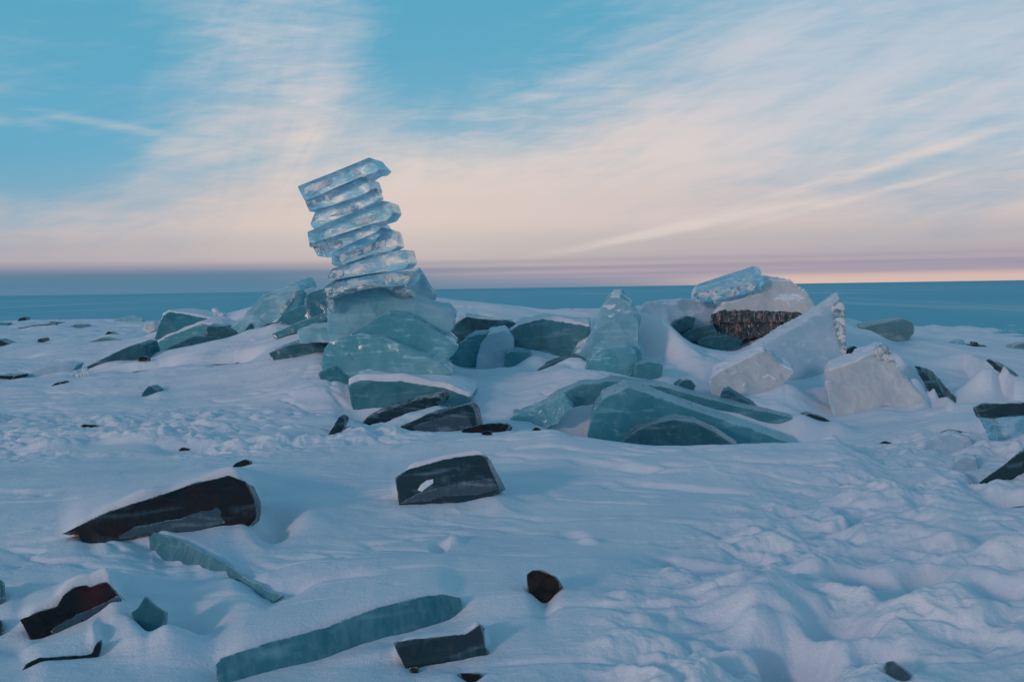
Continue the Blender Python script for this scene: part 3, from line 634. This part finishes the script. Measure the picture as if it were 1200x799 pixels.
for (x, y, rx, ry, dp) in [(893, 735, .10, .25, .09), (955, 705, .08, .08, .06), (532, 625, .05, .08, .05), (690, 620, .07, .05, .04), (955, 655, .12, .07, .06),
        (975, 517, .12, .1, .09), (455, 512, .16, .15, .10), (420, 518, .1, .1, .06), (160, 522, .3, .2, .08), (60, 530, .3, .2, .06), (345, 522, .4, .15, .08), (300, 528, .2, .12, .06), (1180, 640, .2, .15, .1)]:
    pit(x, y, gd(x, y), rx, ry, -dp, 2.5)
far = sstep(24, 30, YG); Z += far * .12 * fld((.5, .35, 1), 4, 90.)

# seat the pieces: snow banked behind some, and met by the snow at their feet
def chains(pts, depth, yaw, tilt):
    cx = sum(p[0] for p in pts) / len(pts); cy = sum(p[1] for p in pts) / len(pts); c0 = at(cx, cy, depth)
    a, b_ = math.radians(yaw), math.radians(tilt)
    n = np.array([math.sin(a) * math.cos(b_), -math.cos(a) * math.cos(b_), math.sin(b_)]); C0 = np.array([0, 0, EYE])
    xs = np.linspace(min(p[0] for p in pts) + .3, max(p[0] for p in pts) - .3, 48)
    top, bot = [], []
    for x in xs:
        hits = []
        for (p, q) in zip(pts, pts[1:] + pts[:1]):
            if (p[0] - x) * (q[0] - x) < 0: hits.append(p[1] + (q[1] - p[1]) * (x - p[0]) / (q[0] - p[0]))
        if not hits: continue
        for y, L_ in ((min(hits), top), (max(hits), bot)):
            d = ray(x, y); L_.append(C0 + d * (np.dot(c0 - C0, n) / np.dot(d, n)))
    return np.array(top), np.array(bot)
def seat_piece(pts, depth, ext=(0, .5, 0), yaw=0, tilt=12, soft=False, **k):
    global Z
    _, B = chains(pts, depth, yaw, tilt)
    B = B[max(2, len(B) // 9): -max(2, len(B) // 9)]; tt = B[:, 0] / B[:, 1]; kk = np.ones(5) / 5
    zb = np.convolve(np.pad(B[:, 2], 2, 'edge'), kk, 'valid') + .0012 * depth
    js = np.where((TT > tt[0] - .25) & (TT < tt[-1] + .25))[0]
    T = TT[js]; yb = np.interp(T, tt, B[:, 1]); zt = np.interp(T, tt, zb)
    ic = np.clip(np.searchsorted(YY, yb - .02), 1, len(YY) - 1)
    cur = Z[ic, js]; delta = zt - cur
    if len(delta) > 20:
        n_ = min(31, (len(delta) // 4) * 2 + 1); hk = np.hanning(n_ + 2)[1:-1]; hk /= hk.sum(); delta = np.convolve(np.pad(delta, n_ // 2, 'edge'), hk, 'valid')
    Lf = .30 * max(1, depth / 8); Ls = .16 * max(1, depth / 8)
    if soft: Lf = .42; Ls = .35; delta = np.clip(delta, -.30, .45)
    d = YG[:, js] - yb[None]
    w = np.where(d < 0, np.exp(-(d / Lf) ** 2), np.exp(-(d / max(.12, ext[1] * .6)) ** 2))
    sd_ = np.maximum(0, np.maximum(tt[0] - T, T - tt[-1])) * yb
    w = w * np.exp(-(sd_ / Ls) ** 2)[None] * (YG[:, js] > 2.9)
    Z[:, js] += w * delta[None]
def bank_piece(pts, depth, L, ext=(0, .5, 0), yaw=0, tilt=12, **k):
    global Z
    T_, _ = chains(pts, depth, yaw, tilt); off = min(.6 * ext[1], .22)
    tt = T_[:, 0] / T_[:, 1]; yc = np.interp(TG, tt, T_[:, 1]) + off; zc = np.interp(TG, tt, T_[:, 2]) - .012
    d = YG - yc
    w = sstep(-.10, 0, d) * np.exp(-(np.maximum(d, 0) / L) ** 2)
    s_ = np.maximum(0, np.maximum(tt[0] - TG, TG - tt[-1])) * yc
    w = w * np.exp(-(s_ / .24) ** 2) * (YG > 2.9)
    ln = tt[-1] - tt[0]
    w = w * (.25 + .75 * sstep(-.02, .14, (TG - tt[0]) / ln) * sstep(-.02, .10, (tt[-1] - TG) / ln))
    D = np.maximum(zc - Z, 0) * w
    js = np.where((TT > tt[0] - .3) & (TT < tt[-1] + .3))[0]; hk = np.hanning(19); hk /= hk.sum()
    Dp = np.pad(D[:, js], ((0, 0), (9, 9)), 'edge'); Ds = sum(hk[k] * Dp[:, k:k + len(js)] for k in range(19))
    Z[:, js] += Ds
for a_, k_ in QUEUE:
    if k_.get('bank'): bank_piece(*a_[3:5], k_['bank'], *a_[5:8])
SKIP = ('tower', 'wedged left of the long low', 'skyline left', 'on the skyline above', 'under the broad snow dome', 'candled', 'longest', 'hollow before', 'arched', 'left end of the longest', 'glassy edge', 'icicle', 'dark-edged')
for a_, k_ in sorted(QUEUE, key=lambda q: -q[0][4]):
    if a_[4] >= 12.7 and a_[0] not in ('ice_chip', 'ice_floe_piece') and not any(w_ in a_[1] for w_ in SKIP): seat_piece(*a_[3:8], soft=True)
for it in range(2):
    for a_, k_ in sorted(QUEUE, key=lambda q: -q[0][4]):
        if k_.get('seat', a_[4] < 12.7 or a_[0] in ('ice_chip', 'ice_floe_piece')): seat_piece(*a_[3:8])

nr, nc = XG.shape
verts = np.stack([XG, YG, Z], -1).reshape(-1, 3)
idx = np.arange(nr * nc).reshape(nr, nc)
quads = np.stack([idx[:-1, :-1], idx[:-1, 1:], idx[1:, 1:], idx[1:, :-1]], -1).reshape(-1, 4)
def np_mesh(name, v, f, k, mat, smooth=True):
    me = bpy.data.meshes.new(name)
    me.vertices.add(len(v)); me.vertices.foreach_set('co', np.ascontiguousarray(v, dtype=np.float32).ravel())
    me.loops.add(len(f) * k); me.loops.foreach_set('vertex_index', np.ascontiguousarray(f, dtype=np.int32).ravel())
    me.polygons.add(len(f)); me.polygons.foreach_set('loop_start', np.arange(0, len(f) * k, k, dtype=np.int32))
    me.polygons.foreach_set('use_smooth', np.ones(len(f), dtype=bool) if smooth else np.zeros(len(f), dtype=bool))
    me.update(calc_edges=True)
    me.materials.append(mat)
    o = bpy.data.objects.new(name, me); COL.objects.link(o)
    return o
ground = np_mesh('snow_ground', verts, quads, 4, M['snow']); ground['kind'] = 'structure'

def ground_z(X, Y):
    t = X / max(Y, 3.0)
    i = min(max(np.searchsorted(YY, Y), 1), nr - 1); j = min(max(np.searchsorted(TT, t), 1), nc - 1)
    return float(Z[i, j])

# frozen lake out to the horizon
m, nt, b = newmat('lake_ice')
c = objc(); n1 = noise(mapping(c, (.002, .0006, 1)), 1, 6, .6); n2 = noise(mapping(c, (.05, .008, 1)), 1, 6, .65)
col = mixc(ss(n1, .35, .65), (.14, .50, .62), (.20, .55, .66)); col = mixc(ss(n2, .52, .68) * .6, col, (.52, .70, .76))
setin(b, Base_Color=col, Roughness=.8); b.inputs['Specular IOR Level'].default_value = .1
bm = bmesh.new()
ring = [bm.verts.new((40000 * math.cos(a), 40000 * math.sin(a), -.62)) for a in [k * math.tau / 96 for k in range(96)]]
bm.faces.new(ring); me = bpy.data.meshes.new('frozen_lake'); bm.to_mesh(me); bm.free(); me.materials.append(m)
lake = bpy.data.objects.new('frozen_lake', me); COL.objects.link(lake); lake['kind'] = 'structure'

# ------------------------------------------------------------------ ice blocks
def solid(fr, bk):
    n = len(fr); bm = bmesh.new()
    a = [bm.verts.new(v) for v in fr]; b_ = [bm.verts.new(v) for v in bk]
    bm.faces.new(a); bm.faces.new(b_[::-1])
    for i in range(n):
        j = (i + 1) % n; bm.faces.new((a[j], a[i], b_[i], b_[j]))
    bmesh.ops.triangulate(bm, faces=bm.faces[:])
    bmesh.ops.recalc_face_normals(bm, faces=bm.faces[:])
    return bm
def remesh(bm, vox, name):
    me = bpy.data.meshes.new('tmp'); bm.to_mesh(me); bm.free()
    o = bpy.data.objects.new('tmp', me); COL.objects.link(o)
    md = o.modifiers.new('r', 'REMESH'); md.mode = 'VOXEL'; md.voxel_size = vox; md.adaptivity = 0
    dg = bpy.context.evaluated_depsgraph_get(); ev = o.evaluated_get(dg)
    m2 = bpy.data.meshes.new_from_object(ev)
    bpy.data.objects.remove(o); bpy.data.meshes.remove(me)
    m2.name = name
    return m2
def vn(me):
    n = np.empty(len(me.vertices) * 3, np.float32); me.vertex_normals.foreach_get('vector', n); return n.reshape(-1, 3).astype(float)
def vc(me):
    n = np.empty(len(me.vertices) * 3, np.float32); me.vertices.foreach_get('co', n); return n.reshape(-1, 3).astype(float)
def roughen(me, amp, size, seed):
    """chipped, conchoidal surface: rounded scallops between crisp ridges"""
    co = vc(me); nn = vn(me); s = 1.0 / size
    p = co * s + seed * 7.7
    wv = worley(p * 1.1 + .25 * perlin(p * 1.7)[:, None]); b2_ = perlin(p * .6 + 5); c2 = np.abs(perlin(p * 4.5 + 9))
    d = amp * (wv * 1.5 + b2_ * .5 + c2 * .22 - .45)
    co = co + nn * d[:, None]
    me.vertices.foreach_set('co', co.astype(np.float32).ravel()); me.update()
def sharpen(me, ang=32):
    me.polygons.foreach_set('use_smooth', np.ones(len(me.polygons), bool))
    try: me.set_sharp_from_angle(angle=math.radians(ang))
    except Exception: pass
def finish(me, name, mat, base, parent=None):
    co = vc(me) - base; me.vertices.foreach_set('co', co.astype(np.float32).ravel()); me.update()
    sharpen(me)
    me.materials.clear(); me.materials.append(mat)
    o = bpy.data.objects.new(name, me); COL.objects.link(o)
    return o
def snow_cap(me, thick, seed, cut=.45):
    """settled snow on whatever faces up; its rim dives under the ice surface"""
    co = vc(me); nn = vn(me)
    k = sstep(cut, cut + .35, nn[:, 2] + .25 * perlin(co * 3.1 + seed))
    top = sstep(.0, .5, (co[:, 2] - co[:, 2].min()) / max(1e-6, np.ptp(co[:, 2])))
    th = k * thick * (.75 + .5 * perlin(co * 2.2 + 3)) * (.4 + .6 * top)
    off = th - .012
    v = co + nn * (-.012 * (1 - k))[:, None] + np.array([0, 0, 1.]) * np.maximum(th, 0)[:, None]
    nl = len(me.loops); li = np.empty(nl, np.int32); me.loops.foreach_get('vertex_index', li)
    lt = np.empty(len(me.polygons), np.int32); me.polygons.foreach_get('loop_total', lt)
    if not (lt == 4).all(): return None
    f = li.reshape(-1, 4); keep = (k[f] > .02).any(1)
    f = f[keep]
    if len(f) < 20: return None
    u, inv = np.unique(f, return_inverse=True)
    return v[u], inv.reshape(-1, 4)

COUNT = [0]
def build_ice(name, label, cat, pts, depth, ext=(0, .5, 0), yaw=0, tilt=12, mat='teal', amp=.03, size=.35, cap=0, group=None, parts=(), vox=None, cut=.45, seat=None, bank=0):
    """one block: parts is a list of (part name, outline, mat, proud metres, thickness[, label])"""
    COUNT[0] += 1; sd = COUNT[0]
    if group == TW:
        cy_ = sum(p[1] for p in pts) / len(pts); cx_ = sum(p[0] for p in pts) / len(pts); k_ = 1.0
        pts = [(x, y + (.9 if (y - cy_) + .36 * (x - cx_) > 0 else -.9)) for x, y in pts]
    fr, bk = prism(pts, depth, ext, yaw, tilt)
    dims = np.ptp(np.vstack([fr, bk]), axis=0)
    v = vox or max(depth * .0013, .007); v = min(v, max(dims.min() / 7, .004))
    if mat == 'glass' and (group == TW or depth > 15):
        bm = bmesh.new(); a_v = [bm.verts.new(q) for q in fr]; b_v = [bm.verts.new(q) for q in bk]; n_ = len(fr)
        bm.faces.new(a_v); bm.faces.new(b_v[::-1])
        for i_ in range(n_): bm.faces.new((a_v[(i_ + 1) % n_], a_v[i_], b_v[i_], b_v[(i_ + 1) % n_]))
        bmesh.ops.recalc_face_normals(bm, faces=bm.faces[:])
        bmesh.ops.bevel(bm, geom=[e_ for e_ in bm.edges if e_.calc_face_angle(0) > .6], offset=.009, segments=2, affect='EDGES', clamp_overlap=True)
        bmesh.ops.triangulate(bm, faces=bm.faces[:])
        for _ in range(3):
            bmesh.ops.subdivide_edges(bm, edges=[e_ for e_ in bm.edges if e_.calc_length() > .07], cuts=1)
            bmesh.ops.triangulate(bm, faces=[f_ for f_ in bm.faces if len(f_.verts) > 3])
        me = bpy.data.meshes.new(name); bm.to_mesh(me); bm.free()
        c_ = vc(me); d_ = .006 * perlin(c_ * 3.0 + sd) + .0025 * perlin(c_ * 13 + sd); me.vertices.foreach_set('co', (c_ + vn(me) * d_[:, None]).astype(np.float32).ravel()); me.update()
    else:
        me = remesh(solid(fr, bk), v, name)
        roughen(me, amp, size, sd)
    allp = np.vstack([fr, bk]); base = allp.mean(0); base[2] = allp[:, 2].min()
    capdata = snow_cap(me, cap, sd, cut) if cap else None
    o = finish(me, name, M[mat], base)
    o.location = base; o['label'] = label; o['category'] = cat; o['kind'] = 'thing'
    if group: o['group'] = group
    if capdata is not None:
        s = np_mesh('snow_cap', capdata[0] - base, capdata[1], 4, M['snow']); s.parent = o
    a, b_ = math.radians(yaw), math.radians(tilt)
    n = np.array([math.sin(a) * math.cos(b_), -math.cos(a) * math.cos(b_), math.sin(b_)])
    for pt in parts:
        pn, po, pm, proud, th = pt[:5]
        cx = sum(p[0] for p in pts) / len(pts); cy = sum(p[1] for p in pts) / len(pts); c0 = at(cx, cy, depth)
        C0 = np.array([0, 0, EYE]); f2 = []
        for (x, y) in po:
            d = ray(x, y); s_ = np.dot(c0 - C0, n) / np.dot(d, n); f2.append(C0 + d * s_)
        f2 = np.array(f2) + n * proud; b2 = f2 - n * th
        me2 = remesh(solid(f2, b2), max(min(v, th / 4), .005), pn); roughen(me2, amp * .6, size * .6, sd + .5)
        q = finish(me2, pn, M[pm], base); q.parent = o
        if len(pt) > 5: q['label'] = pt[5]
    return o

for a_, k_ in QUEUE: build_ice(*a_, **k_)

# ------------------------------------------------------------------ sky
SUN_AZ = math.radians(180 + 42)     # compass-style bearing from +Y clockwise
SUN_EL = math.radians(15)
world = bpy.data.worlds.new('World'); scene.world = world; world.use_nodes = True
nt = world.node_tree; E.nt = nt
bg = nt.nodes['Background']
tc = nt.nodes.new('ShaderNodeTexCoord'); sep = nt.nodes.new('ShaderNodeSeparateXYZ')
nrm = nt.nodes.new('ShaderNodeVectorMath'); nrm.operation = 'NORMALIZE'; nt.links.new(tc.outputs['Generated'], nrm.inputs[0])
nt.links.new(nrm.outputs[0], sep.inputs[0])
dx, dy, dz = (E(sep.outputs[k]) for k in range(3))
az = E.op('ARCTAN2', dx, dy) * 57.29578            # degrees, 0 straight ahead
el = E.op('ARCSINE', dz) * 57.29578
def ramp(x, stops):
    n = nt.nodes.new('ShaderNodeValToRGB'); cr = n.color_ramp; cr.interpolation = 'EASE'
    lo, hi = stops[0][0], stops[-1][0]
    nt.links.new(((x - lo) * (1.0 / (hi - lo))).s, n.inputs[0])
    while len(cr.elements) < len(stops): cr.elements.new(.5)
    for e, (p, c_) in zip(cr.elements, stops): e.position = (p - lo) / (hi - lo); e.color = (*c_, 1)
    return E(n.outputs[0])
def s2l(c): return tuple(((v / 255 + .055) / 1.055) ** 2.4 if v > 10 else v / 3294.6 for v in c)
clear = ramp(el, [(0, s2l((150, 150, 168))), (1.5, s2l((160, 158, 175))), (4, s2l((122, 165, 190))), (8, s2l((95, 165, 195))), (16, s2l((88, 163, 192))), (35, s2l((66, 126, 154))), (90, s2l((44, 100, 132)))])
cloudc = ramp(el, [(0, s2l((184, 160, 166))), (1, s2l((170, 158, 168))), (2.3, s2l((180, 173, 177))), (4, s2l((206, 190, 188))), (8, s2l((214, 202, 199))), (12, s2l((196, 197, 204))), (16, s2l((188, 195, 206))), (24, s2l((165, 188, 204))), (60, s2l((112, 146, 172)))])
# streaky cirrus fanning up from low left
def rotated(deg, sx, sy, off=0):
    a = math.radians(deg); u = az * math.cos(a) + el * math.sin(a); v = el * math.cos(a) - az * math.sin(a)
    return comb(u * sx, v * sy, off)
w1 = noise(rotated(22, .05, .30), 1, 7, .58, .5); w2 = noise(rotated(62, .05, .22, 3), 1, 7, .6, .6)
w3 = noise(rotated(14, .16, 1.3, 7), 1, 6, .6, .4); w4 = noise(rotated(2, .03, .8, 5), 1, 5, .55, .3)
def blob(a0, e0, ra, re, deg=0):
    c_ = math.radians(deg); du, dv = az - a0, el - e0
    u = (du * math.cos(c_) + dv * math.sin(c_)) * (1 / ra); v = (dv * math.cos(c_) - du * math.sin(c_)) * (1 / re)
    return E.op('EXPONENT', (u * u + v * v) * -1.0)
leftw = blob(-12.5, 12, 5.5, 9, 12) * .62 + blob(-9, 4, 9, 4.2, 10) * .7
rightw = blob(9, 8, 19, 4.4, 22) * .75 + blob(20, 9, 14, 9, 0) * .7
low = blob(0, 2.2, 70, 2.6) * .95
gap = blob(1.5, 15, 7.5, 5, 15) * .72 + blob(-24, 7.5, 6, 5, 10) * .5 + blob(-19, 16, 7, 4) * .2 + blob(-5, 12, 2.2, 4, 20) * .4
dens = leftw * (w2 * 1.3 + .35) + rightw * (w1 * 1.2 + .4) + low * (w4 * .5 + .7) + (w1 + w3 * .6 + w2 * .5 - 1.0) * .9 + blob(-22, 8.2, 5.5, .45, -8) * .5 * (w3 * 1.2) + .05 - gap * (1.25 - w3 * .5)
h1 = noise(comb(az * .22, el * 1.5, 4), 1, 6, .62, .7); h2 = noise(comb(az * .07, el * .16, 9), 1, 5, .5, .4)
dens = ss(dens + (w3 - .5) * .22 + (h1 - .5) * .75 + (h2 - .5) * 1.5, -.35, 1.45)
col = mixc(ss(az, 6, 20) * ss(el, 4, 9) * .45, cloudc, s2l((176, 194, 210)))
cloudc = col
col = mixc(dens, clear, cloudc)
# long warm streaks low on the right
st = blob(10, 3.3, 9, .30, 10) * 1.3 + blob(21, 6.4, 9, .36, 14) * 1.0 + blob(21, 5.0, 10, .22, 13) * .8 + blob(24, 10, 6, .3, 16) * .6 + blob(-20, 8.6, 6, .36, -9) * .8
col = mixc(ss(st * (w3 * 1.3 + h1 * 1.2 - .35), .10, 1.25) * .65, col, s2l((220, 206, 200)))
# warm glow low in the middle
gl = blob(-6, 4.5, 13, 4.5, 5)
col = mixc(gl * .4, col, s2l((226, 206, 192)))
wisp = (blob(-12, 11, 3.5, 7, 14) + blob(-2, 8.5, 8, 2.6, 16)) * ss(h1 * .6 + w2 * .4, .45, .72)
col = mixc(wisp * .45, col, s2l((224, 210, 204)))
# belt of bands close to the horizon
bands = noise(comb(az * .02, el * 2.1, 2), 1, 4, .5, .15)
belt = ss(el, 2.1, .9)
col = mixc(belt * ss(bands, .38, .62) * .85, col, s2l((150, 143, 166)))
col = mixc(ss(el, .75, .25) * ss(az, 4, 16) * .8, col, s2l((222, 190, 176)))
shadowband = ss(el + (bands - .5) * .3, 1.75, .9) * ss(az, 6, -16)
col = mixc(shadowband, col, mixc(ss(el, .9, .1), s2l((90, 124, 152)), s2l((66, 121, 148))))
col = mixc(ss(el, .9, .1) * ss(az, 16, 2) * .75, col, s2l((92, 128, 158)))
# afterglow behind the camera, where the sun is going down
daz = E.op('COSINE', (az - math.degrees(SUN_AZ)) * (1 / 57.29578)); 
glow = ss(daz, .1, 1.0) * ss(el, 26, 0)
col = mixc(glow * .7, col, (.95, .60, .42))
core = ss(E.op('COSINE', (az - math.degrees(SUN_AZ)) * (1 / 57.29578)), .965, 1.0) * ss(el, 16, 5) * ss(el, -2, 2)
col = mixc(core, col, (3.4, 2.6, 2.1))
sky = nt.nodes.new('ShaderNodeTexSky'); sky.sky_type = 'NISHITA'; sky.sun_disc = False
sky.sun_elevation = SUN_EL; sky.sun_rotation = SUN_AZ; sky.air_density = 1.0; sky.dust_density = 1.2; sky.ozone_density = 2.5
nish = mixc(1.0, E(sky.outputs[0]), (.10, .10, .10), 'MULTIPLY')
col = mixc(.06, col, nish)
nt.links.new(col.s, bg.inputs[0]); bg.inputs[1].default_value = 1.0
world.cycles.sampling_method = 'MANUAL'; world.cycles.sample_map_resolution = 512

sd = bpy.data.lights.new('sun', 'SUN'); sun = bpy.data.objects.new('sun', sd); COL.objects.link(sun)
sd.energy = .7; sd.angle = math.radians(6); sd.color = (1, .60, .56)
sdir = Vector((math.sin(SUN_AZ) * math.cos(SUN_EL), math.cos(SUN_AZ) * math.cos(SUN_EL), math.sin(SUN_EL)))
sun.rotation_euler = sdir.to_track_quat('Z', 'Y').to_euler()

vs = scene.view_settings; vs.view_transform = 'Standard'; vs.look = 'None'; vs.exposure = .09; vs.gamma = 1; vs.use_curve_mapping = False
cy = scene.cycles; cy.max_bounces = 10; cy.transmission_bounces = 10; cy.diffuse_bounces = 3; cy.glossy_bounces = 4
cy.use_denoising = True; cy.caustics_refractive = True; cy.sample_clamp_indirect = 6
